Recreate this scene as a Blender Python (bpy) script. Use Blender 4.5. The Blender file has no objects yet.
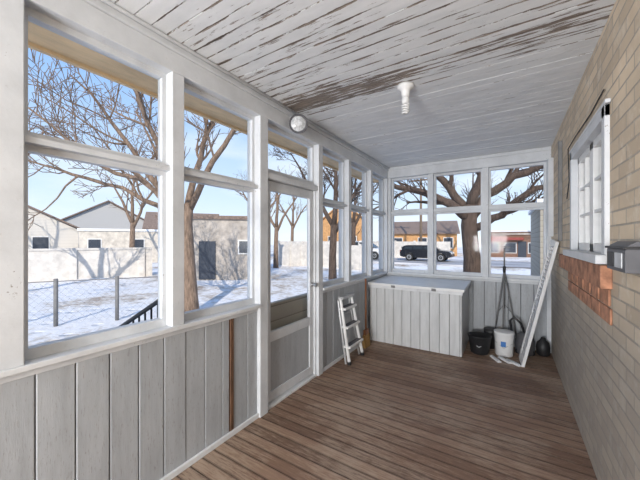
import bpy, math, random
from mathutils import Vector, Matrix
D = bpy.data
SC = bpy.context.scene

# ------------------------------------------------------------------ materials
def new_mat(name):
    m = D.materials.new(name); m.use_nodes = True
    nt = m.node_tree; b = nt.nodes['Principled BSDF']
    return m, nt, b
def N(nt, t, **kw):
    n = nt.nodes.new(t)
    for k, v in kw.items(): setattr(n, k, v)
    return n
def L(nt, a, b): nt.links.new(a, b)
def ramp(nt, fac, stops):
    r = N(nt, 'ShaderNodeValToRGB')
    e = r.color_ramp.elements
    while len(e) < len(stops): e.new(0.5)
    for i, (p, c) in enumerate(stops):
        e[i].position = p
        e[i].color = (c[0], c[1], c[2], 1) if not isinstance(c, (int, float)) else (c, c, c, 1)
    L(nt, fac, r.inputs[0]); return r.outputs[0]
def noise(nt, scale=(1, 1, 1), s=5, detail=4, rough=.6, loc=(0, 0, 0)):
    tc = N(nt, 'ShaderNodeTexCoord'); mp = N(nt, 'ShaderNodeMapping')
    mp.inputs['Scale'].default_value = scale; mp.inputs['Location'].default_value = loc
    L(nt, tc.outputs['Object'], mp.inputs[0])
    n = N(nt, 'ShaderNodeTexNoise'); n.inputs['Scale'].default_value = s
    n.inputs['Detail'].default_value = detail; n.inputs['Roughness'].default_value = rough
    L(nt, mp.outputs[0], n.inputs['Vector']); return n.outputs['Fac']
def mixc(nt, fac, a, b):
    m = N(nt, 'ShaderNodeMix', data_type='RGBA')
    if hasattr(fac, 'is_linked'): L(nt, fac, m.inputs[0])
    else: m.inputs[0].default_value = fac
    for i, c in ((6, a), (7, b)):
        if hasattr(c, 'is_linked'): L(nt, c, m.inputs[i])
        else: m.inputs[i].default_value = (c[0], c[1], c[2], 1)
    return m.outputs[2]
def math_(nt, op, a, b=None, c=None, clamp=False):
    m = N(nt, 'ShaderNodeMath', operation=op); m.use_clamp = clamp
    for i, v in enumerate((a, b, c)):
        if v is None: continue
        if hasattr(v, 'is_linked'): L(nt, v, m.inputs[i])
        else: m.inputs[i].default_value = v
    return m.outputs[0]
def xyz(nt):
    tc = N(nt, 'ShaderNodeTexCoord'); s = N(nt, 'ShaderNodeSeparateXYZ')
    L(nt, tc.outputs['Object'], s.inputs[0]); return s.outputs
def bump(nt, b, h, strength=.3, dist=.01):
    bp = N(nt, 'ShaderNodeBump'); bp.inputs['Strength'].default_value = strength
    bp.inputs['Distance'].default_value = dist
    L(nt, h, bp.inputs['Height']); L(nt, bp.outputs[0], b.inputs['Normal'])

def plain(name, c, rough=.6, metal=0, var=.12, s=8, scale=(1, 1, 1), bmp=.1, spec=None):
    m, nt, b = new_mat(name)
    f = noise(nt, scale, s)
    c2 = tuple(max(0, x*(1-var*2)) for x in c); c1 = tuple(min(1, x*(1+var)) for x in c)
    L(nt, ramp(nt, f, [(.3, c2), (.7, c1)]), b.inputs['Base Color'])
    b.inputs['Roughness'].default_value = rough; b.inputs['Metallic'].default_value = metal
    if spec is not None: b.inputs['Specular IOR Level'].default_value = spec
    if bmp: bump(nt, b, f, bmp, .005)
    return m

def paint(name, c, dirt=(.25, .22, .19), amt=.35, scale=(1, 1, 1), th=.62):
    m, nt, b = new_mat(name)
    f = noise(nt, scale, 3, 6, .65)
    f2 = noise(nt, (scale[0]*1.3, scale[1]*1.3, scale[2]*1.3), 22, 5, .7, (3, 1, 2))
    f3 = noise(nt, (1, 1, 1), 60, 4, .7, (1, 5, 2))
    lo = tuple(x*.80 for x in c)
    base = ramp(nt, f, [(.3, lo), (.6, c)])
    mask = ramp(nt, f2, [(th, 0.0), (th+.12, 1.0)])
    col = mixc(nt, math_(nt, 'MULTIPLY', mask, amt), base, dirt)
    chips = ramp(nt, math_(nt, 'ADD', math_(nt, 'MULTIPLY', f3, .6), math_(nt, 'MULTIPLY', f, .4)), [(.635, 0.0), (.65, 1.0)])
    col = mixc(nt, math_(nt, 'MULTIPLY', chips, .8), col, (.20, .17, .14))
    L(nt, col, b.inputs['Base Color'])
    b.inputs['Roughness'].default_value = .5
    bump(nt, b, f2, .2, .004)
    return m

M = {}
M['trim'] = paint('paint_trim', (.65, .67, .69), amt=.35)
M['wains'] = paint('paint_wainscot', (.41, .43, .45), dirt=(.20, .18, .16), amt=.75, scale=(6, 6, .7), th=.57)
M['sill'] = paint('paint_sill', (.71, .725, .735), dirt=(.3, .25, .2), amt=.55)
M['chest'] = paint('paint_chest', (.60, .61, .61), dirt=(.3, .25, .2), amt=.6, scale=(6, 6, .7))
M['dark'] = plain('dark_gap', (.03, .025, .02), .9)
M['rust'] = plain('bare_wood', (.15, .075, .04), .8, s=20, scale=(4, 4, .5), var=.3)
M['white'] = plain('white_enamel', (.77, .77, .76), .35, var=.04)
M['metalw'] = plain('chalky_alu', (.55, .56, .57), .45, .4)
M['black'] = plain('black_plastic', (.02, .02, .022), .5)
M['blackm'] = plain('black_iron', (.03, .03, .03), .5, .5)
M['greyp'] = plain('grey_plastic', (.10, .10, .11), .5)
M['blue'] = plain('blue_plastic', (.05, .2, .55), .4)
M['galv'] = plain('galvanised', (.45, .46, .47), .45, .7)
M['galvd'] = plain('weathered_galvanised', (.22, .22, .22), .7, .2)
M['straw'] = plain('straw', (.45, .27, .10), .9, s=60, scale=(8, 8, 1), var=.3)
M['handle'] = plain('broom_handle', (.25, .10, .04), .5)
M['curtain'] = plain('curtain', (.42, .45, .48), .9, s=6, scale=(1, 8, .3))
M['soffit'] = plain('soffit_tan', (.85, .62, .36), .8, s=12, scale=(1, .3, 1), var=.10)
M['stone'] = plain('red_sandstone', (.46, .22, .13), .85, s=14, var=.3, bmp=.4)
M['bark'] = plain('bark_dark', (.10, .07, .055), .95, s=12, scale=(2, 2, .4), var=.3, bmp=.6)
M['bark2'] = plain('bark_light', (.24, .17, .125), .95, s=12, scale=(2, 2, .4), var=.3, bmp=.6)
M['rubber'] = plain('tyre', (.02, .02, .02), .9)
M['carblack'] = plain('car_paint_charcoal', (.02, .022, .028), .2, .3, var=.02, bmp=0)
M['carwhite'] = plain('car_paint_white', (.8, .8, .8), .25, 0, var=.02, bmp=0)
M['cargl'] = plain('car_glass', (.03, .04, .05), .08, var=.02, bmp=0)
M['lamp_r'] = plain('tail_lamp', (.5, .02, .02), .3)
M['lamp_w'] = plain('head_lamp', (.8, .8, .8), .2)
M['lens'] = plain('flood_lens', (.62, .64, .66), .15, var=.25, s=40)
M['stucco'] = plain('stucco_white', (.64, .59, .52), .9, s=3, var=.15, bmp=.3)
M['cblock'] = plain('fence_white', (.68, .65, .61), .9, s=3, var=.12)
M['stgrey'] = plain('stucco_grey', (.44, .40, .36), .9, s=3, var=.2)
M['roofd'] = plain('roof_brown', (.24, .18, .15), .95, s=10, var=.25)
M['roofs'] = plain('roof_snow', (.85, .87, .9), .9, var=.04)
M['tan'] = plain('tan_siding', (.55, .31, .14), .9, s=4, var=.15)
M['brickr'] = plain('storefront_brick', (.24, .14, .10), .9, s=8, var=.2)
M['redsign'] = plain('awning_red', (.30, .06, .05), .6)
M['win'] = plain('far_window', (.05, .06, .08), .2, var=.1, bmp=0)
M['pole'] = plain('utility_pole', (.2, .15, .11), .9, s=10)
M['conc'] = plain('concrete', (.45, .44, .42), .9, s=6)
m, nt, bb = new_mat('fill_light_glow'); bb.inputs['Emission Color'].default_value = (.98, .99, 1, 1); bb.inputs['Emission Strength'].default_value = 2  # glowing face of the added fill light, unseen behind the camera
L(nt, ramp(nt, noise(nt), [(0, .75), (1, .85)]), bb.inputs['Base Color']); M['fillglow'] = m

def glass_mat(name='window_glass'):
    m = D.materials.new(name); m.use_nodes = True; nt = m.node_tree
    nt.nodes.clear()
    o = N(nt, 'ShaderNodeOutputMaterial'); t = N(nt, 'ShaderNodeBsdfTransparent'); g = N(nt, 'ShaderNodeBsdfGlossy')
    f = N(nt, 'ShaderNodeFresnel'); f.inputs[0].default_value = 1.25
    t.inputs[0].default_value = (.97, .98, .98, 1)
    nz = noise(nt, (1, 1, 1), 3)
    L(nt, math_(nt, 'MULTIPLY_ADD', nz, .04, .02), g.inputs['Roughness'])
    x = N(nt, 'ShaderNodeMixShader'); L(nt, math_(nt, 'MULTIPLY', f.outputs[0], .5), x.inputs[0])
    L(nt, t.outputs[0], x.inputs[1]); L(nt, g.outputs[0], x.inputs[2]); L(nt, x.outputs[0], o.inputs[0])
    return m
M['glass'] = glass_mat()

# floor
def floor_mat():
    m, nt, b = new_mat('worn_floor_paint')
    s = xyz(nt)
    idx = math_(nt, 'FLOOR', math_(nt, 'DIVIDE', s['Y'], .085))
    wn = N(nt, 'ShaderNodeTexWhiteNoise', noise_dimensions='1D'); L(nt, idx, wn.inputs['W'])
    fine = noise(nt, (1.2, 12, 1), 7, 8, .75)
    big = noise(nt, (1, 1, 1), 1.6, 5, .6)
    base = ramp(nt, math_(nt, 'ADD', math_(nt, 'MULTIPLY', wn.outputs[0], .35), math_(nt, 'MULTIPLY', fine, .75)),
                [(.25, (.10, .055, .034)), (.5, (.205, .12, .078)), (.85, (.34, .225, .155))])
    wear = ramp(nt, math_(nt, 'MULTIPLY', big, fine), [(.22, 0.0), (.33, 1.0)])
    col = mixc(nt, math_(nt, 'MULTIPLY', wear, .6), base, (.46, .36, .275))
    scuff = ramp(nt, noise(nt, (1, 3, 1), 14, 6, .8, (9, 2, 0)), [(.60, 0.0), (.70, .7)])
    col = mixc(nt, scuff, col, (.085, .058, .044))
    fr = math_(nt, 'FRACT', math_(nt, 'DIVIDE', s['Y'], .085))
    ed = math_(nt, 'ABSOLUTE', math_(nt, 'SUBTRACT', fr, .5))
    edm = ramp(nt, ed, [(.36, 0.0), (.5, 1.0)])
    col = mixc(nt, math_(nt, 'MULTIPLY', edm, .75), col, (.045, .027, .019))
    L(nt, col, b.inputs['Base Color'])
    L(nt, ramp(nt, fine, [(.3, .5), (.7, .75)]), b.inputs['Roughness'])
    bump(nt, b, fine, .3, .005)
    return m
M['floor'] = floor_mat()

def ceil_mat():
    m, nt, b = new_mat('peeling_ceiling_paint')
    s = xyz(nt)
    n1 = noise(nt, (1.0, 11, 1), 3.2, 8, .7)
    n2 = noise(nt, (1, 1, 1), 1.1, 3, .5, (4, 7, 0))
    fr = math_(nt, 'FRACT', math_(nt, 'ADD', math_(nt, 'DIVIDE', s['Y'], .085), .5))
    ed = math_(nt, 'ABSOLUTE', math_(nt, 'SUBTRACT', fr, .5))
    seam = ramp(nt, ed, [(.0, 1.0), (.12, 0.0)])
    dY = math_(nt, 'ABSOLUTE', math_(nt, 'SUBTRACT', s['Y'], 2.04))
    band = ramp(nt, dY, [(.05, 1.0), (.24, 0.0)])
    xm = ramp(nt, math_(nt, 'MULTIPLY', math_(nt, 'ADD', s['X'], 1.64), .5), [(.0, .85), (.5, .95), (.62, .4)])
    band = math_(nt, 'MULTIPLY', band, xm)
    mid = ramp(nt, math_(nt, 'ABSOLUTE', math_(nt, 'SUBTRACT', s['Y'], 1.55)), [(.1, .03), (.7, 0.0)])
    near = N(nt, 'ShaderNodeMapRange'); near.inputs[1].default_value = 1.6; near.inputs[2].default_value = 3.0
    near.inputs[3].default_value = .06; near.inputs[4].default_value = -.05; L(nt, s['Y'], near.inputs[0])
    v = math_(nt, 'ADD', n1, math_(nt, 'MULTIPLY', band, .25))
    v = math_(nt, 'ADD', v, math_(nt, 'MULTIPLY', seam, .17))
    v = math_(nt, 'ADD', v, near.outputs[0])
    v = math_(nt, 'ADD', v, mid)
    v = math_(nt, 'ADD', v, math_(nt, 'MULTIPLY', math_(nt, 'SUBTRACT', n2, .5), .3))
    mask = ramp(nt, v, [(.70, 0.0), (.72, 1.0)])
    dirt = noise(nt, (1, 3, 1), 5)
    white = ramp(nt, dirt, [(.3, (.68, .695, .70)), (.7, (.80, .81, .815))])
    wood = ramp(nt, noise(nt, (2, 30, 1), 4), [(.3, (.09, .07, .055)), (.7, (.36, .30, .25))])
    col = mixc(nt, mask, white, wood)
    L(nt, col, b.inputs['Base Color']); b.inputs['Roughness'].default_value = .55
    bump(nt, b, math_(nt, 'SUBTRACT', 1.0, mask), .6, .004)
    return m
M['ceil'] = ceil_mat()

def brick_mat():
    m, nt, b = new_mat('buff_brick')
    s = xyz(nt); c = N(nt, 'ShaderNodeCombineXYZ')
    L(nt, math_(nt, 'ADD', s['Y'], s['X']), c.inputs[0]); L(nt, s['Z'], c.inputs[1])
    br = N(nt, 'ShaderNodeTexBrick'); L(nt, c.outputs[0], br.inputs['Vector'])
    br.inputs['Scale'].default_value = 1; br.inputs['Brick Width'].default_value = .2
    br.inputs['Row Height'].default_value = .068; br.inputs['Mortar Size'].default_value = .005
    br.inputs['Mortar Smooth'].default_value = .3
    br.inputs['Color1'].default_value = (.76, .62, .45, 1); br.inputs['Color2'].default_value = (.53, .42, .30, 1)
    br.inputs['Mortar'].default_value = (.42, .37, .31, 1)
    n = noise(nt, (1, 1, 1), 3, 6); n3 = noise(nt, (1, 1, 1), 9, 6, .7, (2, 2, 2))
    col = mixc(nt, ramp(nt, n, [(.35, .0), (.75, .5)]), br.outputs['Color'], (.42, .35, .27))
    col = mixc(nt, ramp(nt, n3, [(.52, .0), (.72, .6)]), col, (.80, .74, .64))
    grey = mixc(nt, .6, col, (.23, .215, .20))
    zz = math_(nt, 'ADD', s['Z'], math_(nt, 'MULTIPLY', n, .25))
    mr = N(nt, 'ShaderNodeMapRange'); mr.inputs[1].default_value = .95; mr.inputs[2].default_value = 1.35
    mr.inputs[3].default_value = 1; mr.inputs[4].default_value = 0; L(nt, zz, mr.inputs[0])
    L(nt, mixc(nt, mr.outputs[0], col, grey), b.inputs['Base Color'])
    b.inputs['Roughness'].default_value = .85
    h = math_(nt, 'ADD', math_(nt, 'SUBTRACT', 1.0, br.outputs['Fac']), math_(nt, 'MULTIPLY', n3, .5))
    bump(nt, b, h, .8, .008)
    return m
M['brick'] = brick_mat()

def snow_mat():
    m, nt, b = new_mat('snowy_ground')
    n = noise(nt, (1, 1, 1), .35, 7, .65); n2 = noise(nt, (1, 1, 1), 5, 6, .7)
    v = math_(nt, 'ADD', math_(nt, 'MULTIPLY', n, .65), math_(nt, 'MULTIPLY', n2, .35))
    col = ramp(nt, v, [(.38, (.30, .22, .16)), (.45, (.62, .58, .53)), (.51, (.80, .80, .81))])
    L(nt, col, b.inputs['Base Color']); b.inputs['Roughness'].default_value = .9
    # trampled prints: voronoi pits
    tc = N(nt, 'ShaderNodeTexCoord'); vo = N(nt, 'ShaderNodeTexVoronoi'); vo.inputs['Scale'].default_value = 2.2; L(nt, tc.outputs['Object'], vo.inputs['Vector'])
    pit = ramp(nt, vo.outputs['Distance'], [(.1, 0.0), (.3, 1.0)])
    bump(nt, b, math_(nt, 'ADD', v, math_(nt, 'MULTIPLY', pit, .35)), .9, .16)
    return m
M['snow'] = snow_mat()
def road_mat():
    m, nt, b = new_mat('snowy_road')
    n = noise(nt, (.15, 2, 1), 1.5, 6, .6)
    L(nt, ramp(nt, n, [(.4, (.16, .16, .17)), (.62, (.6, .6, .62))]), b.inputs['Base Color'])
    b.inputs['Roughness'].default_value = .8; return m
M['road'] = road_mat()
def siding_mat(name='lap_siding', c=(.40, .37, .31)):
    m, nt, b = new_mat(name)
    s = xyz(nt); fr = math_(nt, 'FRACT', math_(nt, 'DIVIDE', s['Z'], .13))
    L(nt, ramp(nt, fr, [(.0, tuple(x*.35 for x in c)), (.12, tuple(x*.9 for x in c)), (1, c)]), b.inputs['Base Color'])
    b.inputs['Roughness'].default_value = .8; return m
M['siding'] = siding_mat()
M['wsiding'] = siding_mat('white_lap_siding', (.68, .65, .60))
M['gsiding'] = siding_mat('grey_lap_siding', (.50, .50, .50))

# ------------------------------------------------------------------ mesh builder
class B:
    def __init__(s): s.v = []; s.f = []; s.m = []; s.mats = []; s.sm = []
    def mi(s, mat):
        if mat not in s.mats: s.mats.append(mat)
        return s.mats.index(mat)
    def add(s, vs, fs, mat, smooth=False):
        o = len(s.v); s.v += [tuple(v) for v in vs]
        for f in fs:
            s.f.append([o+i for i in f]); s.m.append(s.mi(mat)); s.sm.append(smooth)
    def box(s, a, b, mat, T=None):
        x0, x1 = sorted((a[0], b[0])); y0, y1 = sorted((a[1], b[1])); z0, z1 = sorted((a[2], b[2]))
        vs = [Vector(p) for p in [(x0, y0, z0), (x1, y0, z0), (x1, y1, z0), (x0, y1, z0), (x0, y0, z1), (x1, y0, z1), (x1, y1, z1), (x0, y1, z1)]]
        if T: vs = [T @ v for v in vs]
        s.add(vs, [(3, 2, 1, 0), (4, 5, 6, 7), (0, 1, 5, 4), (1, 2, 6, 5), (2, 3, 7, 6), (3, 0, 4, 7)], mat)
    def tube(s, pts, rad, mat, n=8, cap=True, smooth=True):
        pts = [Vector(p) for p in pts]
        if not hasattr(rad, '__len__'): rad = [rad]*len(pts)
        vs = []; fs = []
        d0 = (pts[1]-pts[0]).normalized()
        up = Vector((0, 0, 1)) if abs(d0.z) < .9 else Vector((1, 0, 0))
        a = d0.cross(up).normalized()
        for i, p in enumerate(pts):
            if i == 0: d = d0
            elif i == len(pts)-1: d = (pts[i]-pts[i-1]).normalized()
            else: d = (pts[i+1]-pts[i-1]).normalized()
            a = (a-d*a.dot(d))
            if a.length < 1e-5: a = d.orthogonal()
            a.normalize(); c = d.cross(a)
            for k in range(n):
                t = 2*math.pi*k/n; vs.append(p+(a*math.cos(t)+c*math.sin(t))*rad[i])
        for i in range(len(pts)-1):
            for k in range(n):
                k2 = (k+1) % n; fs.append((i*n+k, i*n+k2, (i+1)*n+k2, (i+1)*n+k))
        if cap: fs.append(tuple(reversed(range(n)))); fs.append(tuple((len(pts)-1)*n+k for k in range(n)))
        s.add(vs, fs, mat, smooth)
    def lathe(s, c, axis, prof, mat, n=20):
        """prof: list of (distance along axis, radius)"""
        c = Vector(c); ax = Vector(axis).normalized(); a = ax.orthogonal().normalized(); b2 = ax.cross(a)
        vs = []; fs = []
        for (h, r) in prof:
            for k in range(n):
                t = 2*math.pi*k/n; vs.append(c+ax*h+(a*math.cos(t)+b2*math.sin(t))*max(r, 1e-4))
        for i in range(len(prof)-1):
            for k in range(n):
                k2 = (k+1) % n; fs.append((i*n+k, i*n+k2, (i+1)*n+k2, (i+1)*n+k))
        fs.append(tuple(reversed(range(n)))); fs.append(tuple((len(prof)-1)*n+k for k in range(n)))
        s.add(vs, fs, mat, True)
    def prism(s, prof, T, y0, y1, mat):
        """prof polygon in local x,z extruded local y"""
        n = len(prof)
        vs = [T @ Vector((p[0], y0, p[1])) for p in prof]+[T @ Vector((p[0], y1, p[1])) for p in prof]
        fs = [tuple(range(n)), tuple(reversed(range(n, 2*n)))]
        for i in range(n): j = (i+1) % n; fs.append((i, i+n, j+n, j))
        s.add(vs, fs, mat)
    def done(s, name, bevel=0, parent=None):
        me = D.meshes.new(name); me.from_pydata(s.v, [], s.f)
        for k in s.mats: me.materials.append(M[k])
        for i, p in enumerate(me.polygons): p.material_index = s.m[i]; p.use_smooth = s.sm[i]
        me.update()
        o = D.objects.new(name, me); SC.collection.objects.link(o)
        if bevel:
            md = o.modifiers.new('bevel', 'BEVEL'); md.width = bevel; md.segments = 2; md.limit_method = 'ANGLE'
        if parent: o.parent = parent
        return o

XL, XR, YF, YB, H, ZC = -1.64, .419, 4.56, -3.5, 1.36, 2.48
R = random.Random(7)
A = math.radians

# ------------------------------------------------------------------ floor
b = B()
i = math.floor((YB-.1)/.085)
while i*.085 < YF:
    y0 = i*.085+.003; y1 = min((i+1)*.085-.003, YF)
    b.box((XL, y0, -.022), (XR, y1, 0+R.uniform(-.0018, .0018)), 'floor')
    i += 1
b.box((XL, YB-.1, -.06), (XR, YF, -.02), 'dark')
b.done('floor')
b = B(); b.box((XL+.06, YB, -.6), (XR-.02, YF-.06, -.062), 'conc'); b.done('porch_foundation')

# ------------------------------------------------------------------ ceiling
b = B()
i = math.floor((YB-.1)/.085)
while i*.085 < YF:
    b.box((XL, i*.085+.0025, ZC+R.uniform(-.0015, .0015)), (XR, min((i+1)*.085-.0025, YF), ZC+.02), 'ceil'); i += 1
b.box((XL, YB-.1, ZC+.02), (XR, YF, ZC+.05), 'dark')
b.done('ceiling')

# roof & eaves
b = B()
b.box((-2.17, YB-.6, 2.42), (XL-.16, YF+.55, 2.45), 'soffit')
b.box((-2.20, YB-.6, 2.40), (-2.17, YF+.55, 2.60), 'soffit')
b.box((XL-.16, YF+.21, 2.42), (7, YF+.55, 2.45), 'soffit')
b.box((-2.2, YF+.55, 2.40), (7, YF+.58, 2.60), 'soffit')
b.box((-2.2, YB-.6, 2.60), (7, YF+.58, 2.75), 'roofs')
b.done('porch_roof')

# ------------------------------------------------------------------ wall frames
def TL(a, d, z): return (XL-d, a, z)
def TF(a, d, z): return (a, YF+d, z)
def tb(b, T, a0, a1, d0, d1, z0, z1, mat): b.box(T(a0, d0, z0), T(a1, d1, z1), mat)

def wainscot(b, T, a0, a1, mat='wains', w=.135, z1=.815):
    tb(b, T, a0, a1, .03, .11, -.05, z1, 'dark')
    a = a0
    while a < a1-.005:
        e = min(a+w, a1)
        tb(b, T, a+.002, e-.002, 0+R.uniform(0, .003), .035, 0.0, z1, mat)
        a = e
HL = 2.315   # head of left windows
b = B()
wainscot(b, TL, YB, 1.42); tb(b, TL, 1.425, 1.455, -.004, .03, .0, .815, 'rust')
wainscot(b, TL, 1.455, 1.70); wainscot(b, TL, 2.59, YF)
postsL = [(-3.45, -3.38), (-2.05, -1.98), (-1.2, -1.13), (-.44, -.37), (.30, .375), (.985, 1.06), (1.69, 1.78), (2.52, 2.60), (3.18, 3.25), (3.85, 3.92), (4.49, YF)]
for p in postsL:
    full = p[0] in (1.69, 2.52)
    tb(b, TL, p[0], p[1], -.03, .11, 0 if full else .868, HL, 'trim')
tb(b, TL, YB, YF, -.03, .12, HL, 2.43, 'trim')
tb(b, TL, YB, YF, -.045, .12, 2.43, ZC, 'trim')
tb(b, TL, YB, 1.69, -.005, .11, .81, .868, 'trim')
tb(b, TL, 2.60, YF, -.005, .11, .81, .868, 'trim')
tb(b, TL, YB, 1.69, -.045, 0, .845, .870, 'sill')
tb(b, TL, 2.60, YF, -.045, 0, .845, .870, 'sill')
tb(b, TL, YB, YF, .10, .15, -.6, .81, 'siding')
b.done('wall_left', .004)
b = B()
tb(b, TL, YB, 1.69, -.018, 0, 0, .035, 'sill'); tb(b, TL, 2.60, 3.8, -.018, 0, 0, .035, 'sill')
b.done('baseboard_left', .003)
b = B(); b.tube([(XL+.045, YB, ZC-.008), (XL+.045, YF, ZC-.008)], .009, 'dark', 6)
b.tube([(XL+.058, YB, ZC-.012), (XL+.058, YF-.02, ZC-.012)], .011, 'trim', 6); b.done('trim_1')

wn = 0
def window(T, a0, a1, z0, z1, fw=.032, fb=.044):
    global wn
    wn += 1; b = B()
    tb(b, T, a0, a1, .03, .075, z0, z0+fb, 'trim'); tb(b, T, a0, a1, .03, .075, z1-fw, z1, 'trim')
    s = .024
    tb(b, T, a0, a0+s, .03, .075, z0+fb, z1-fw, 'trim'); tb(b, T, a1-s, a1, .03, .075, z0+fb, z1-fw, 'trim')
    g = .015
    b.add([T(a0+g, .055, z0+g), T(a1-g, .055, z0+g), T(a1-g, .055, z1-g), T(a0+g, .055, z1-g)], [(0, 1, 2, 3)], 'glass')
    b.done('window_%d' % wn)
bays = [(-3.38, -2.05), (-1.98, -1.2), (-1.13, -.44), (-.37, .30), (.375, .985), (1.06, 1.69), (2.60, 3.18), (3.25, 3.85), (3.92, 4.49)]
rb = B()
for a0, a1 in bays:
    window(TL, a0, a1, .868, 1.752, .026); window(TL, a0, a1, 1.778, HL, .032, .028)
    tb(rb, TL, a0, a1, -.012, .10, 1.752, 1.778, 'trim')
rb.done('trim_2')
window(TL, 1.78, 2.52, 1.90, HL)
# door
b = B()
tb(b, TL, 1.78, 2.52, -.02, .10, 1.85, 1.90, 'trim')
tb(b, TL, 1.78, 1.80, 0, .09, 0, 1.85, 'trim'); tb(b, TL, 2.50, 2.52, 0, .09, 0, 1.85, 'trim')
tb(b, TL, 1.78, 2.52, -.01, .10, -.02, .02, 'sill')
b.done('trim_3', .003)
b = B()
d0, d1 = .02, .055
tb(b, TL, 1.804, 1.865, d0, d1, .03, 1.845, 'trim'); tb(b, TL, 2.435, 2.496, d0, d1, .03, 1.845, 'trim')
tb(b, TL, 1.865, 2.435, d0, d1, 1.765, 1.845, 'trim'); tb(b, TL, 1.865, 2.435, d0, d1, .52, .60, 'trim')
tb(b, TL, 1.865, 2.435, d0, d1, .03, .11, 'trim'); tb(b, TL, 1.865, 2.435, d0+.012, d1-.008, .11, .52, 'wains')
b.add([TL(1.86, .04, .59), TL(2.44, .04, .59), TL(2.44, .04, 1.77), TL(1.86, .04, 1.77)], [(0, 1, 2, 3)], 'glass')
b.lathe((XL-.02, 2.46, .92), (1, 0, 0), [(0, .02), (.012, .02), (.014, .01), (.04, .01), (.045, .022), (.06, .022), (.065, .012)], 'galv', 14)
for z in (.3, 1.0, 1.6): b.tube([(XL-.018, 1.802, z), (XL-.018, 1.802, z+.07)], .007, 'galv', 8)
b.done('door_1', .003)

# far wall
b = B()
wainscot(b, TF, XL, XR)
postsF = [(XL, -1.57), (-1.005, -.935), (-.31, -.24), (.375, XR+.06)]
for p in postsF: tb(b, TF, p[0], p[1], -.03, .11, 0 if p[0] > .3 else .868, 2.32, 'trim')
tb(b, TF, XL, XR, -.04, .12, 2.32, ZC, 'trim'); tb(b, TF, XL, XR, -.055, -.03, 2.44, ZC, 'trim')
tb(b, TF, XL, XR, -.005, .11, .81, .868, 'trim'); tb(b, TF, XL, XR, -.05, 0, .845, .870, 'sill')
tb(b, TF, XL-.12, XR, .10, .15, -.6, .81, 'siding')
b.done('wall_far', .004)
b = B()
for a0, a1 in [(-1.57, -1.005), (-.935, -.31), (-.24, .375)]:
    window(TF, a0, a1, .868, 1.765, .026); window(TF, a0, a1, 1.80, 2.32, .032, .028)
    tb(b, TF, a0, a1, -.012, .10, 1.765, 1.80, 'trim')
b.done('trim_4')
b = B(); tb(b, TF, -.46, XR, -.018, 0, 0, .035, 'sill'); b.done('baseboard_far', .003)
# wall behind the camera end
def TBk(a, d, z): return (a, YB-d, z)
b = B()
tb(b, TBk, XL, XR, 0, .1, 0, .9, 'wains'); tb(b, TBk, XL, XR, 0, .12, 2.3, ZC, 'trim')
for a in (XL, -.97, -.28, .35): tb(b, TBk, a, a+.07, 0, .1, .9, 2.3, 'trim')
b.done('wall_back')

# ------------------------------------------------------------------ brick house wall
WY0, WY1, WZ0, WZ1 = 2.03, 3.06, 1.25, 2.04
b = B()
x0, x1 = XR, XR+.28
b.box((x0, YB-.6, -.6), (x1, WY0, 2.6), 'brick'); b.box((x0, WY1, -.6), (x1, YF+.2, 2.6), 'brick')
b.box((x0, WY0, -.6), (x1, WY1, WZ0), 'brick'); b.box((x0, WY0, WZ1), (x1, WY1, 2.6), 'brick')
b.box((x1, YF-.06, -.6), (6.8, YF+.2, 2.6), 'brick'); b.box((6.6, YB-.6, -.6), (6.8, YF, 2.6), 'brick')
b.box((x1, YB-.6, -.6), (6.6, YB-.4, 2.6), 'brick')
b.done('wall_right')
# window in the brick wall
wn += 1
b = B()
def TR(a, d, z): return (XR+d, a, z)
tb(b, TR, WY0, WY0+.06, -.02, .12, WZ0, WZ1, 'trim'); tb(b, TR, WY1-.06, WY1, -.02, .12, WZ0, WZ1, 'trim')
tb(b, TR, WY0, WY1, -.02, .12, WZ1-.06, WZ1, 'trim'); tb(b, TR, WY0-.03, WY1+.03, -.06, .12, WZ0-.01, WZ0+.035, 'trim')
tb(b, TR, WY0-.02, WY1+.02, -.022, 0, WZ1, WZ1+.02, 'trim')
c = (WY0+WY1)/2
for s0, s1 in ((WY0+.06, c), (c, WY1-.06)):
    tb(b, TR, s0, s0+.045, .02, .06, WZ0+.035, WZ1-.06, 'white'); tb(b, TR, s1-.045, s1, .02, .06, WZ0+.035, WZ1-.06, 'white')
    tb(b, TR, s0, s1, .02, .06, WZ0+.035, WZ0+.09, 'white'); tb(b, TR, s0, s1, .02, .06, WZ1-.105, WZ1-.06, 'white')
    m = (s0+s1)/2
    tb(b, TR, m-.01, m+.01, .025, .055, WZ0+.09, WZ1-.1, 'white')
    for k in (1, 2):
        z = WZ0+.09+k*(WZ1-WZ0-.195)/3
        tb(b, TR, s0, s1, .025, .055, z-.01, z+.01, 'white')
b.add([TR(WY0+.06, .045, WZ0), TR(WY1-.06, .045, WZ0), TR(WY1-.06, .045, WZ1), TR(WY0+.06, .045, WZ1)], [(0, 1, 2, 3)], 'glass')
tb(b, TR, WY0, WY1, .2, .21, WZ0, WZ1, 'curtain')
b.done('window_%d' % wn, .003)
# sandstone sill with red brick course
b = B()
tb(b, TR, 1.98, 3.45, -.045, 0, 1.12, 1.235, 'stone')
a = 1.98
while a < 3.1:
    tb(b, TR, a, a+.2, -.010, 0, .945, 1.025, 'stone'); tb(b, TR, a+.03, a+.2, -.010, 0, 1.032, 1.115, 'stone'); a += .208
b.done('window_ledge', .004)
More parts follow.
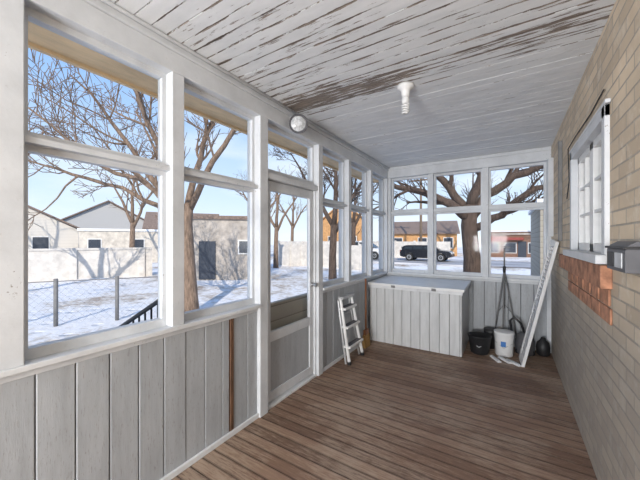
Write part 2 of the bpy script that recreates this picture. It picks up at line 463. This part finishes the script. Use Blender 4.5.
# mailbox
b = B()
T = Matrix.Translation((XR, 1.56, 1.235))
prof = [(0, 0), (-.055, 0), (-.055, .085), (-.045, .105), (-.02, .12), (0, .12)]
b.prism(prof, T, 0, .25, 'greyp')
b.box((XR-.060, 1.55, 1.325), (XR-.001, 1.82, 1.335), 'black'); b.box((XR-.059, 1.59, 1.25), (XR-.054, 1.68, 1.31), 'metalw')
b.box((XR-.059, 1.70, 1.25), (XR-.054, 1.79, 1.31), 'black')
b.done('mailbox', .003)
b = B()
b.tube([(XR-.008, 2.1, 2.14), (XR-.008, 2.4, 2.12), (XR-.008, 2.9, 2.13), (XR-.02, 3.14, 2.10), (XR-.008, 3.18, 1.85), (XR-.02, 3.2, 1.7)], .004, 'black', 6)
b.done('hanging_cable')
b = B(); tb(b, TR, 4.30, 4.38, -.05, 0, 1.4, 2.3, 'trim'); b.box((XR-.03, 3.62, 1.35), (XR, 3.66, 2.3), 'galvd'); b.done('trim_5', .003)

# ------------------------------------------------------------------ storage chest
b = B()
cx0, cx1, cy0, cy1 = -1.62, -.47, 3.80, 4.50
b.box((cx0+.02, cy0+.02, 0), (cx1-.02, cy1, .75), 'dark')
x = cx0
while x < cx1-.01:
    e = min(x+.113, cx1); b.box((x+.002, cy0, 0.005), (e-.002, cy0+.02, .755), 'chest'); x = e
y = cy0+.02
while y < cy1-.01:
    e = min(y+.113, cy1); b.box((cx1-.02, y+.002, 0.005), (cx1, e-.002, .755), 'chest'); y = e
b.box((cx0, cy0, 0.005), (cx0+.02, cy1, .755), 'chest')
b.prism([(cy0-.03, .757), (cy1, .775), (cy1, .815), (cy0-.03, .790)], Matrix(((0, 1, 0, 0), (1, 0, 0, 0), (0, 0, 1, 0), (0, 0, 0, 1))), cx0, cx1+.03, 'white')
b.box((cx0, cy0+.02, .75), (cx1, cy1, .765), 'dark')
b.box((cx0, cy0-.012, .72), (cx1+.012, cy0, .755), 'sill')
for x in (-1.3, -.8): b.box((x, cy0-.036, .745), (x+.05, cy0-.012, .775), 'galvd')
b.done('storage_chest', .003)

# ------------------------------------------------------------------ step ladder
b = B()
def lad(y, z, off=0): # leaning plane
    return Vector((-1.475-.11*z/.75+off, y+(-.05)*z/.75, z))
for ya, yb in ((2.93, 2.965), (3.27, 3.225)):
    b.tube([lad(ya, .0), lad(yb, .72)], .018, 'white', 8)
    b.tube([lad(ya, .0, -.045), lad(yb, .69, -.035)], .012, 'metalw', 8)
for z, w in ((.19, 0), (.40, .012), (.60, .025)):
    p = lad(2.93+w, z); q = lad(3.27-w, z)
    b.box((p.x-.04, p.y, z-.012), (p.x+.045, q.y, z+.012), 'white')
    b.box((p.x-.03, p.y+.02, z+.012), (p.x+.03, q.y-.02, z+.016), 'greyp')
p = lad(2.97, .72); q = lad(3.22, .72); b.box((p.x-.02, p.y-.02, .705), (p.x+.04, q.y+.02, .735), 'metalw')
for z in (.12, .52):
    b.tube([lad(2.94, z, -.043), lad(3.25, z, -.043)], .008, 'metalw', 6)
for yy in (2.93, 3.27): b.tube([lad(yy, 0), lad(yy, .035)], .022, 'black', 8)
b.done('step_ladder', .003)
# broom
b = B()
b.tube([(-1.555, 3.55, .20), (-1.57, 3.58, .86)], .012, 'handle', 8)
bx = Matrix.Translation((-1.552, 3.55, 0))
b.prism([(-.018, .16), (.018, .16), (.028, .0), (-.028, .0)], bx, -.07, .07, 'straw')
b.prism([(-.018, .15), (.018, .15), (.014, .22), (-.014, .22)], bx, -.05, .05, 'handle')
b.done('broom')

# ------------------------------------------------------------------ leaning louvered panel
b = B()
pb, pt = Vector((.10, 4.18, .004)), Vector((.385, 4.06, 1.37))
wdir = Vector((.02, -.34, 0))
up = (pt-pb); Ln = up.length; upn = up.normalized(); wn_ = (wdir-upn*wdir.dot(upn)).normalized(); nn = upn.cross(wn_)
T = Matrix((( *[wn_[0], nn[0], upn[0]], pb[0]), (*[wn_[1], nn[1], upn[1]], pb[1]), (*[wn_[2], nn[2], upn[2]], pb[2]), (0, 0, 0, 1)))
W = .30
b.box((0, -.015, 0), (.045, .015, Ln), 'white', T); b.box((W-.045, -.015, 0), (W, .015, Ln), 'white', T)
for z0, z1 in ((0, .07), (Ln-.06, Ln), (Ln*.5-.02, Ln*.5+.02)): b.box((.045, -.014, z0), (W-.045, .014, z1), 'white', T)
k = .09
while k < Ln-.07:
    b.box((.045, -.010, k), (W-.045, .008, k+.022), 'white', T); k += .042
b.done('louvered_shutter', .002)

# ------------------------------------------------------------------ cleaning clutter
b = B()   # black bucket
b.lathe((-.31, 4.10, 0), (0, 0, 1), [(0, .095), (.02, .10), (.20, .125), (.205, .132), (.215, .132), (.215, .12), (.05, .09)], 'black', 24)
b.tube([(-.435, 4.10, .205), (-.41, 4.07, .14), (-.31, 3.97, .10), (-.21, 4.07, .14), (-.185, 4.10, .205)], .004, 'galv', 6)
b.done('bucket', 0)
b = B()
b.lathe((-.21, 4.36, 0), (0, 0, 1), [(0, .06), (.2, .075), (.24, .075), (.24, .06)], 'black', 16); b.done('flower_pot')
b = B()   # paint bucket
b.lathe((-.06, 4.17, 0), (0, 0, 1), [(0, .085), (.01, .092), (.24, .10), (.26, .105), (.28, .105), (.28, .095), (.285, .05)], 'white', 24)
b.tube([(-.165, 4.17, .25), (-.15, 4.12, .16), (-.06, 4.06, .11), (.03, 4.12, .16), (.045, 4.17, .25)], .004, 'galv', 6)
b.box((-.09, 4.070, .12), (-.04, 4.082, .18), 'blue')
b.done('paint_bucket')
b = B()
b.lathe((.15, 4.36, 0), (0, 0, 1), [(0, .09), (.02, .10), (.16, .10), (.18, .085), (.23, .075), (.25, .04)], 'greyp', 20)
b.tube([(.15, 4.36, .24), (.11, 4.33, .36), (.04, 4.30, .43), (0, 4.32, .38), (.02, 4.34, .20), (.01, 4.36, .02)], .014, 'black', 8)
for x in (.08, .22): b.tube([(x, 4.30, .03), (x, 4.34, .03)], .03, 'black', 12)
b.done('shop_vacuum')
b = B()   # folding stand (tripod)
ap = Vector((-.06, 4.44, .98))
b.tube([ap, ap+Vector((0, .0, .30))], .009, 'galvd', 8)
b.lathe(ap-Vector((0, 0, .03)), (0, 0, 1), [(0, .016), (.07, .02), (.08, .012)], 'black', 12)
for fx, fy in ((-.19, 4.49), (.09, 4.48), (-.08, 4.34)):
    b.tube([ap, (fx, fy, .008)], .009, 'galvd', 8); q = ap.lerp(Vector((fx, fy, .0)), .55); b.tube([q, (-.06, 4.44, .55)], .005, 'galvd', 6)
b.tube([(-.06, 4.44, .97), (-.06, 4.44, .50)], .007, 'galvd', 6)
b.box((-.12, 4.43, 1.26), (0, 4.45, 1.275), 'galvd')
b.done('folding_stand')
for k, (x, y) in enumerate(((-.14, 3.95), (-.05, 3.97), (.03, 3.93))):
    b = B(); T = Matrix.Translation((x, y, 0)) @ Matrix.Rotation(.5+k*.15, 4, 'Z')
    b.prism([(-.02, 0), (.02, 0), (.02, .012), (0, .022), (-.02, .012)], T, -.09, .09, 'white')
    b.box((-.008, -.08, .015), (.008, .08, .026), 'metalw', T)
    b.done('trim_offcut', .002)
b = B(); b.lathe((.33, 4.40, 0), (0, 0, 1), [(0, .05), (.02, .068), (.10, .07), (.15, .06), (.18, .03), (.21, .02)], 'black', 16)
b.done('trash_bag')

# ------------------------------------------------------------------ flood light on the beam
b = B()
ax = Vector((.60, -.78, -.14)).normalized(); c = Vector((-1.50, 2.03, 2.335))
b.lathe(c-ax*.05, ax, [(-.035, .02), (-.02, .035), (.0, .045), (.03, .07), (.05, .080), (.058, .080), (.058, .071), (.054, .070)], 'greyp', 28)
b.lathe(c, ax, [(.0, .070), (.010, .055), (.016, .025), (.017, .001)], 'lens', 28)
b.tube([c-ax*.08, c-ax*.08+Vector((-.02, .01, .03)), (XL+.04, 2.14, 2.38)], .014, 'galv', 8)
b.lathe((XL+.03, 2.14, 2.38), (1, 0, 0), [(0, .05), (.012, .05), (.016, .03)], 'galv', 18)
b.done('floodlight')
# ceiling lamp holder with spiral bulb
b = B(); cx, cy = -.64, 2.17
b.lathe((cx, cy, ZC), (0, 0, -1), [(0, .06), (.02, .058), (.035, .035), (.07, .028), (.085, .028)], 'white', 24)
b.lathe((cx, cy, ZC-.085), (0, 0, -1), [(0, .02), (.012, .026), (.04, .026), (.05, .018)], 'white', 20)
pts = []
for k in range(60):
    a = k*.42; pts.append((cx+.021*math.cos(a), cy+.021*math.sin(a), ZC-.135-.07*k/60))
b.tube(pts, .0075, 'white', 6); b.done('ceiling_lamp')

# ------------------------------------------------------------------ exterior
b = B()
n = 110
vs = []; fs = []
rr_ = random.Random(5)
for i in range(n+1):
    for j in range(n+1):
        x = -80+120*i/n; y = -25+115*j/n
        vs.append((x, y, -.62+.05*math.sin(x*.9+y*.3)*math.sin(y*.8)+rr_.uniform(-.03, .03)))
for i in range(n):
    for j in range(n):
        a = i*(n+1)+j; fs.append((a, a+n+1, a+n+2, a+1))
b.add(vs, fs, 'snow', True); b.done('snowy_ground')
b = B(); b.box((-60, 24.5, -.7), (40, 31, -.50), 'road'); b.done('street')

# landing, steps and handrail outside the door
b = B()
b.box((-2.72, 1.72, -.6), (XL-.16, 2.6, -.06), 'conc')
for k in range(3): b.box((-2.72-.3*(k+1), 1.72, -.6), (-2.72-.3*k, 2.6, -.20-.13*k), 'conc')
b.done('porch_steps', .01)
b = B()
def rail(x): return .86-(-2.72-x)*.48
b.tube([(-2.70, 1.67, .86), (-2.74, 1.67, .86), (-3.75, 1.67, rail(-3.75)), (-3.83, 1.67, rail(-3.75)-.08)], .024, 'blackm', 8)
b.tube([(-2.72, 1.67, .12), (-3.7, 1.67, rail(-3.7)-.72)], .014, 'blackm', 8)
for k in range(9):
    x = -2.74-k*.12; end = k in (0, 8)
    b.tube([(x, 1.67, -.6 if end else rail(x)-.72), (x, 1.67, rail(x))], .018 if end else .011, 'blackm', 6)
b.done('stair_railing')

# trees ---------------------------------------------------------------
LAT = Vector((.845, .535, 0)); DEP = Vector((-.535, .845, 0))
def branch(b, p, d, Ln, r, lvl, rnd, mat, ch):
    n = 5 if lvl > 0 else 3
    pts = [p]; dd = d.copy()
    for i in range(n):
        dd = (dd+Vector((rnd.uniform(-1, 1), rnd.uniform(-1, 1), rnd.uniform(-.7, 1)))*.24).normalized()
        pts.append(pts[-1]+dd*Ln/n)
    rr = [max(r*(1-.7*i/n), .007) for i in range(n+1)]
    b.tube(pts, rr, mat, 6 if lvl > 1 else 4, cap=False)
    if lvl > 0: spawn(b, pts, rr, Ln, lvl, rnd, mat, ch)
def spawn(b, pts, rr, Ln, lvl, rnd, mat, ch, lo=.2):
    for k in range(ch[lvl]):
        f = rnd.uniform(lo, 1)*(len(pts)-1); i = min(int(f), len(pts)-2); t = f-i
        p = pts[i].lerp(pts[i+1], t); d = (pts[i+1]-pts[i]).normalized(); r = rr[i]*(1-t)+rr[i+1]*t
        q = Vector((rnd.uniform(-1, 1), rnd.uniform(-1, 1), rnd.uniform(-.5, 1))); q = (q-d*q.dot(d)).normalized()
        nd = (d*rnd.uniform(.6, 1.1)+q*rnd.uniform(.5, .9)).normalized()
        branch(b, p, nd, Ln*rnd.uniform(.35, .62), r*rnd.uniform(.45, .65), lvl-1, rnd, mat, ch)
def tree(name, base, trunk, limbs, mat, seed, lvl=3, ch=(0, 4, 5, 6)):
    rnd = random.Random(seed); b = B(); base = Vector(base)
    def W(l, dp, z): return Vector((base.x, base.y, 0))+LAT*l+DEP*dp+Vector((0, 0, z))
    b.tube([W(l, dp, z) for l, dp, z, r in trunk], [q[3] for q in trunk], mat, 10)
    for lm in limbs:
        raw = [W(l, dp, z) for l, dp, z, r in lm]; rr = [q[3] for q in lm]
        pts = []; rs = []
        for i in range(len(raw)-1):
            for s in range(3):
                t = s/3; p = raw[i].lerp(raw[i+1], t)
                if pts: p += Vector([rnd.uniform(-.05, .05) for _ in range(3)])
                pts.append(p); rs.append(rr[i]*(1-t)+rr[i+1]*t)
        pts.append(raw[-1]); rs.append(rr[-1])
        b.tube(pts, rs, mat, 8)
        Ln = sum((raw[i+1]-raw[i]).length for i in range(len(raw)-1))
        spawn(b, pts, rs, Ln*.75, lvl, rnd, mat, ch, .25)
    return b.done(name)

tree('cottonwood_tree', (-.96, 10.04, 0),
     [(0, 0, -.7, .34), (0, 0, -.2, .27), (0, 0, .8, .24), (-.1, 0, 1.8, .22), (-.05, 0, 2.4, .2)],
     [[(-.1, 0, 2.0, .15), (-.7, -.2, 2.45, .13), (-1.5, .1, 2.8, .10), (-2.4, .5, 3.1, .07), (-3.6, .8, 3.6, .03)],
      [(-.08, 0, 2.2, .14), (-.5, .5, 3.0, .12), (-1.0, .9, 3.8, .09), (-1.8, 1.2, 5.2, .04)],
      [(0, 0, 2.1, .16), (.5, .1, 2.7, .14), (1.1, -.3, 3.2, .11), (2.0, -.6, 3.5, .08), (3.2, -.9, 4.2, .03)],
      [(.05, 0, 1.7, .12), (.6, -.5, 2.1, .10), (1.2, -.9, 2.7, .08), (2.2, -1.3, 3.1, .03)],
      [(-.05, 0, 2.3, .16), (.15, -.3, 3.4, .13), (.4, -.2, 5, .08), (.5, 0, 6.5, .03)]], 'bark', 3, 3, (0, 4, 6, 7))
tree('shade_tree', (-7.2, 4.9, 0),
     [(0, 0, -.7, .26), (0, 0, -.2, .20), (-.05, 0, .8, .17), (-.1, 0, 1.8, .15), (-.05, 0, 2.3, .13)],
     [[(-.1, 0, 1.75, .10), (-.7, -.2, 2.7, .08), (-1.6, 0, 3.8, .06), (-2.6, .4, 5.1, .04), (-3.7, .6, 6.1, .02)],
      [(-.08, 0, 2.1, .10), (.05, .2, 3.2, .08), (.3, .4, 4.3, .06), (.7, .5, 5.6, .03)],
      [(-.1, 0, 1.5, .09), (-1.0, .3, 2.3, .07), (-2.1, .5, 2.8, .05), (-3.4, .3, 3.2, .04), (-4.4, .1, 3.5, .02)],
      [(0, 0, 2.2, .09), (.7, -.3, 3.4, .07), (1.5, -.4, 4.6, .045), (2.2, -.3, 5.4, .02)],
      [(-.1, 0, 1.6, .08), (-.6, -.6, 2.6, .06), (-1.8, -.9, 3.2, .045), (-3.2, -1.2, 4.4, .02)],
      [(-.08, 0, 2.0, .09), (-.7, -.8, 4.2, .06), (-1.2, -1.2, 6, .03)]], 'bark2', 11, 3, (0, 5, 6, 8))
for (x, y, sc, sd, mt) in ((-5.3, 9.2, 1.0, 21, 'bark'), (-14.2, 16.5, 1.2, 31, 'bark2'), (-11, 22.5, 1.5, 41, 'bark'), (-24, 11.5, 1.4, 51, 'bark2'), (-30, 4, 1.5, 61, 'bark2'), (7, 36, 1.7, 71, 'bark'), (-3.5, 35, 1.7, 81, 'bark'), (-21, 22, 1.6, 91, 'bark2'), (-15, 2.5, 1.2, 101, 'bark2'), (-27, 35, 1.8, 111, 'bark2')):
    s = sc
    tree('bare_tree', (x, y, 0), [(0, 0, -.7, .17*s), (0, 0, .8*s, .13*s), (.05, 0, 1.9*s, .12*s)],
         [[(.05, 0, 1.8*s, .09*s), (-.6*s, .2, 3*s, .06*s), (-1.5*s, .3, 4.5*s, .02*s)],
          [(.05, 0, 1.6*s, .09*s), (.7*s, -.2, 2.9*s, .06*s), (1.6*s, .1, 4.2*s, .02*s)],
          [(.05, 0, 1.9*s, .10*s), (.1*s, -.2, 3.4*s, .07*s), (.2*s, .1, 5.4*s, .02*s)]], mt, sd, 2 if sc > 1.1 else 3, (0, 5, 7, 6))

# chain link fence
b = B()
pa = Vector((-10.2, .6, 0)); pbv = Vector((-7.6, 4.6, 0))
for k in range(5):
    p = pa.lerp(pbv, k/4); b.tube([p+Vector((0, 0, -.7)), p+Vector((0, 0, .46))], .045, 'galvd', 8)
b.tube([pa+Vector((0, 0, .40)), pbv+Vector((0, 0, .40))], .012, 'galvd', 6)
Lf = (pbv-pa).length; nx = int(Lf/.16); dr = (pbv-pa).normalized()
for k in range(nx):
    for sgn in (1, -1):
        a0 = k*.16; a1 = min(max(a0+sgn*.96, 0), Lf)
        p = pa+dr*a0+Vector((0, 0, -.58)); q = pa+dr*a1+Vector((0, 0, -.58+abs(a1-a0)))
        if (q-p).length > .1: b.tube([p, q], .0018, 'galvd', 3, cap=False)
b.done('chain_link_fence')

# white yard wall
b = B()
p0 = Vector((-20.5, .5, 0)); p1 = Vector((-16.8, 9.1, 0)); dr = (p1-p0).normalized(); nr = Vector((-dr.y, dr.x, 0)); Lw = (p1-p0).length
T = Matrix(((dr.x, nr.x, 0, p0.x), (dr.y, nr.y, 0, p0.y), (0, 0, 1, 0), (0, 0, 0, 1)))
b.box((-12, 0, -.7), (Lw, .2, .85), 'cblock', T); b.box((-12, -.04, .85), (Lw, .24, .95), 'cblock', T)
for k in range(-4, 4): b.box((k*2.9, -.08, -.7), (k*2.9+.3, 0, .9), 'cblock', T)
b.done('yard_wall')

def house(name, cx, cy, rot, w, d, h, rh, wall, roof, wins=((-.3, 1, .9, 1.1),), door=None, flat=False, overhang=.3, over=''):
    b = B(); T = Matrix.Translation((cx, cy, -.6)) @ Matrix.Rotation(rot, 4, 'Z')
    b.box((-w/2, -d/2, -.2), (w/2, d/2, h), wall, T)
    if flat:
        b.box((-w/2-.1, -d/2-.1, h), (w/2+.1, d/2+.1, h+.18), roof, T)
    else:
        o = overhang
        if over == 'side':   # ridge across the front
            T2 = T @ Matrix.Rotation(A(90), 4, 'Z'); w2, d2 = d, w
        else: T2 = T; w2, d2 = w, d
        b.prism([(-w2/2-o, h-.1), (0, h+rh), (w2/2+o, h-.1), (w2/2+o, h+.05), (0, h+rh+.16), (-w2/2-o, h+.05)], T2, -d2/2-o, d2/2+o, roof)
        b.prism([(-w2/2, h), (w2/2, h), (0, h+rh)], T2, -d2/2, d2/2, wall)
    for (x, z, ww, hh) in wins:
        b.box((x-ww/2-.07, -d/2-.04, z-.07), (x+ww/2+.07, -d/2+.02, z+hh+.07), 'white', T)
        b.box((x-ww/2, -d/2-.06, z), (x+ww/2, -d/2, z+hh), 'win', T)
    if door:
        x, ww, hh, mt = door; b.box((x-ww/2, -d/2-.05, 0), (x+ww/2, -d/2+.02, hh), mt, T)
    if over == 'awning':
        b.prism([(-w*.40, h-.95), (w*.0, h-.95), (w*.0, h-.65), (-w*.40, h-.65)], T, -d/2-.6, -d/2, 'redsign')
        b.box((-w/2, -d/2-.12, h-.35), (w/2, -d/2, h-.15), 'stgrey', T)
    if over == 'chimney': b.box((w*.1, -.3, h), (w*.1+.5, .3, h+rh+.8), 'brickr', T)
    return b.done(name)
house('garage', -14, 11.3, A(42), 5.0, 4, 3.0, 1, 'stgrey', 'roofd', wins=((1.6, 1.3, .5, .6),), door=(-.2, .8, 1.9, 'win'), flat=True)
house('cottage', -37.5, 8.5, A(72), 8, 7, 2.9, 2.2, 'wsiding', 'roofd', wins=((-2, 1, 1, 1.2), (1.5, 1, 1, 1.2)))
house('workshop', -29, 14.5, A(62), 8, 5, 2.7, 1.0, 'stucco', 'roofs', wins=((-3, 1, .8, 1), (0, 1, .8, 1), (3, 1, .8, 1)), flat=True)
house('stucco_house', -40, -3, A(80), 9, 8, 3.0, 2.4, 'stucco', 'roofd', wins=((-2, 1, 1, 1.2), (1.5, 1, 1, 1.2)), over='chimney')
house('farmhouse', -46, 19, A(68), 9, 7, 4.2, 2.6, 'gsiding', 'roofd', wins=((-2, 1, 1, 1.2), (1.5, 1, 1, 1.2)))
house('clapboard_house', -33.5, 22, A(55), 7.5, 5, 3.2, 1.9, 'gsiding', 'roofd', wins=((-2, 1, 1, 1.2), (1.5, 1, 1, 1.2)), over='side')
house('tan_house', -19.5, 37.5, A(22), 6.5, 7, 4.0, 2.8, 'tan', 'tan', wins=((-1.4, 1, 1, 1.4), (1.2, 1, 1, 1.4), (0, 4.2, .8, 1)))
house('storefront', 1.6, 45, A(-4), 8, 8, 2.9, 1, 'brickr', 'roofs', wins=((-3, .5, 1.1, 1.1), (-1.3, .5, 1.1, 1.1), (1.0, .5, 1.1, 1.1), (2.8, .5, 1.1, 1.1)), door=(-.15, .8, 1.8, 'win'), flat=True, over='awning')
house('bungalow', -10.2, 43, A(12), 8, 8, 2.8, 1.6, 'tan', 'roofd', wins=((-3, 1, 1, 1.2), (0, 1, 1, 1.2), (3, 1, 1, 1.2)), over='side')
b = B(); b.box((-27, 31.9, -.7), (-5.0, 32.1, 1.2), 'cblock')
for k in range(11): b.box((-27+k*2.05, 31.8, -.7), (-26.8+k*2.05, 31.9, 1.3), 'cblock')
b.done('white_fence')
b = B(); b.box((-15.5, 18.4, -.7), (-8.2, 18.55, 1.0), 'cblock')
for k in range(8): b.box((-15.5+k, 18.33, -.7), (-15.38+k, 18.4, 1.1), 'cblock')
b.done('garden_fence')
b = B(); b.box((.62, 9.0, -.7), (4, 13, 2.25), 'siding'); b.box((.55, 8.9, 2.25), (4.1, 13.1, 2.35), 'roofs'); b.done('neighbor_shed')

def pole(x, y, h):
    b = B(); b.tube([(x, y, -.7), (x, y, h)], [.16, .11], 'pole', 8); b.box((x-1.1, y-.06, h-.7), (x+1.1, y+.06, h-.55), 'pole')
    for k in (-1, -.4, .4, 1): b.tube([(x+k, y, h-.55), (x+k, y, h-.38)], .04, 'white', 6)
    b.done('utility_pole')
pole(-8.2, 33.5, 8.5)

def car(name, x, y, rot, paintm, s=1.0, suv=True):
    b = B(); T = Matrix.Translation((x, y, -.485)) @ Matrix.Rotation(rot, 4, 'Z') @ Matrix.Scale(s, 4)
    hw = .9
    low = [(-2.25, .42), (-2.3, .75), (-2.2, 1.0), (-.95, 1.06), (1.1, 1.02), (2.05, .92), (2.28, .75), (2.3, .42), (1.85, .32)]
    def arch(cx): return [(cx+.42*math.cos(a), .34+.42*math.sin(a)) for a in [math.pi*k/8 for k in range(0, 9)]]
    low += arch(1.4)+[(.9, .28), (-.9, .28)]+arch(-1.4)+[(-1.9, .32)]
    b.prism(low, T, -hw, hw, paintm)
    top = 1.66 if suv else 1.45
    cab = [(-2.15, 1.0), (-1.95, top-.06), (-1.7, top), (.1, top), (.35, top-.06), (1.15, 1.02)]
    b.prism(cab, T, -hw+.1, hw-.1, paintm)
    for sy in (-1, 1):
        yy = sy*(hw-.1)
        for q in ([(-1.95, 1.08), (-1.8, top-.12), (-1.15, top-.1), (-1.15, 1.08)], [(-1.05, 1.08), (-1.05, top-.1), (-.2, top-.1), (-.2, 1.08)], [(-.1, 1.08), (-.1, top-.1), (.22, top-.12), (.85, 1.08)]):
            b.prism(q, T, yy-.02, yy+.02, 'cargl')
        for cx in (-1.4, 1.4):
            c = T @ Vector((cx, sy*(hw-.12), .35)); ax = (T.to_3x3() @ Vector((0, sy, 0)))
            b.lathe(c-ax.normalized()*.1, ax, [(0, .3), (0, .345), (.2, .345), (.22, .32), (.22, .23)], 'rubber', 20)
            b.lathe(c+ax.normalized()*.1, ax, [(0, .23), (.03, .21), (.01, .05), (.03, .04)], 'galv', 12)
        b.box((2.2, sy*.55-.18, .68), (2.31, sy*.55+.18, .82), 'lamp_w', T); b.box((-2.31, sy*.65-.15, .75), (-2.24, sy*.65+.15, .98), 'lamp_r', T)
        b.box((.75, sy*.8, 1.05), (.95, sy*1.02, 1.18), paintm, T)
    b.prism([(.42, top-.1), (1.18, 1.08), (1.2, 1.08), (.47, top-.1)], T, -.7, .7, 'cargl')
    b.box((-2.2, -.65, 1.1), (-2.08, .65, top-.15), 'cargl', T)
    b.done(name, .03)
car('parked_car', -6.3, 27.8, A(0), 'carblack', .95, False)
car('parked_suv', -12.2, 27.4, A(0), 'carwhite', 1.05)

# ------------------------------------------------------------------ added fill light on a stand, out of view, to brighten the porch
b = B()
b.box((-1.15, -3.0, 0.95), (-.05, -2.93, 1.55), 'greyp'); b.box((-1.12, -2.93, .98), (-.08, -2.925, 1.52), 'fillglow')
b.tube([(-.6, -2.96, .95), (-.6, -2.96, .4)], .02, 'black', 8)
for a in (0, 2.1, 4.2): b.tube([(-.6, -2.96, .5), (-.6+.4*math.cos(a+.5), -2.96+.4*math.sin(a+.5), .012)], .014, 'black', 6)
b.done('fill_light_rig')
ld = D.lights.new('fill_area_light', 'AREA'); ld.shape = 'RECTANGLE'; ld.size = 1.05; ld.size_y = .55; ld.energy = 165; ld.color = (.98, .985, 1)  # invented area light that lifts the interior; not a lamp of the porch
lo = D.objects.new('fill_area_light', ld); SC.collection.objects.link(lo); lo.location = (-.6, -2.90, 1.25)
lo.rotation_euler = Vector((0, 1, 0.08)).to_track_quat('-Z', 'Y').to_euler()

# ------------------------------------------------------------------ world, sun, camera
w = D.worlds.new('World'); SC.world = w; w.use_nodes = True; nt = w.node_tree
bg = nt.nodes['Background']
tc = N(nt, 'ShaderNodeTexCoord'); sp = N(nt, 'ShaderNodeSeparateXYZ'); L(nt, tc.outputs['Generated'], sp.inputs[0])
base = ramp(nt, sp.outputs['Z'], [(0, (.80, .88, .97)), (.12, (.62, .77, .96)), (.4, (.32, .52, .87)), (1, (.15, .30, .68))])
mp = N(nt, 'ShaderNodeMapping'); mp.inputs['Scale'].default_value = (1.5, 1.5, 6); L(nt, tc.outputs['Generated'], mp.inputs[0])
cn = N(nt, 'ShaderNodeTexNoise'); cn.inputs['Scale'].default_value = 1.6; cn.inputs['Detail'].default_value = 8; L(nt, mp.outputs[0], cn.inputs['Vector'])
cl = ramp(nt, cn.outputs['Fac'], [(.5, 0.0), (.8, .8)])
L(nt, mixc(nt, cl, base, (.9, .93, .97)), bg.inputs[0]); bg.inputs[1].default_value = .98
sd = D.lights.new('sun', 'SUN'); sd.energy = 3.3; sd.angle = A(.5); sd.color = (1, .90, .77)
so = D.objects.new('sun', sd); SC.collection.objects.link(so)
so.rotation_euler = Vector((-.45, .72, -.52)).to_track_quat('-Z', 'Y').to_euler()
cam = D.cameras.new('camera'); co = D.objects.new('camera', cam); SC.collection.objects.link(co)
cam.sensor_width = 36; cam.lens = 16.875; cam.clip_start = .03; cam.clip_end = 500
co.location = (0, 0, H); co.rotation_euler = (A(90), 0, math.atan2(190, 300))
SC.camera = co
SC.view_settings.view_transform = 'Standard'
SC.view_settings.exposure = 0.35
print('verts', sum(len(o.data.vertices) for o in D.objects if o.type == 'MESH'))
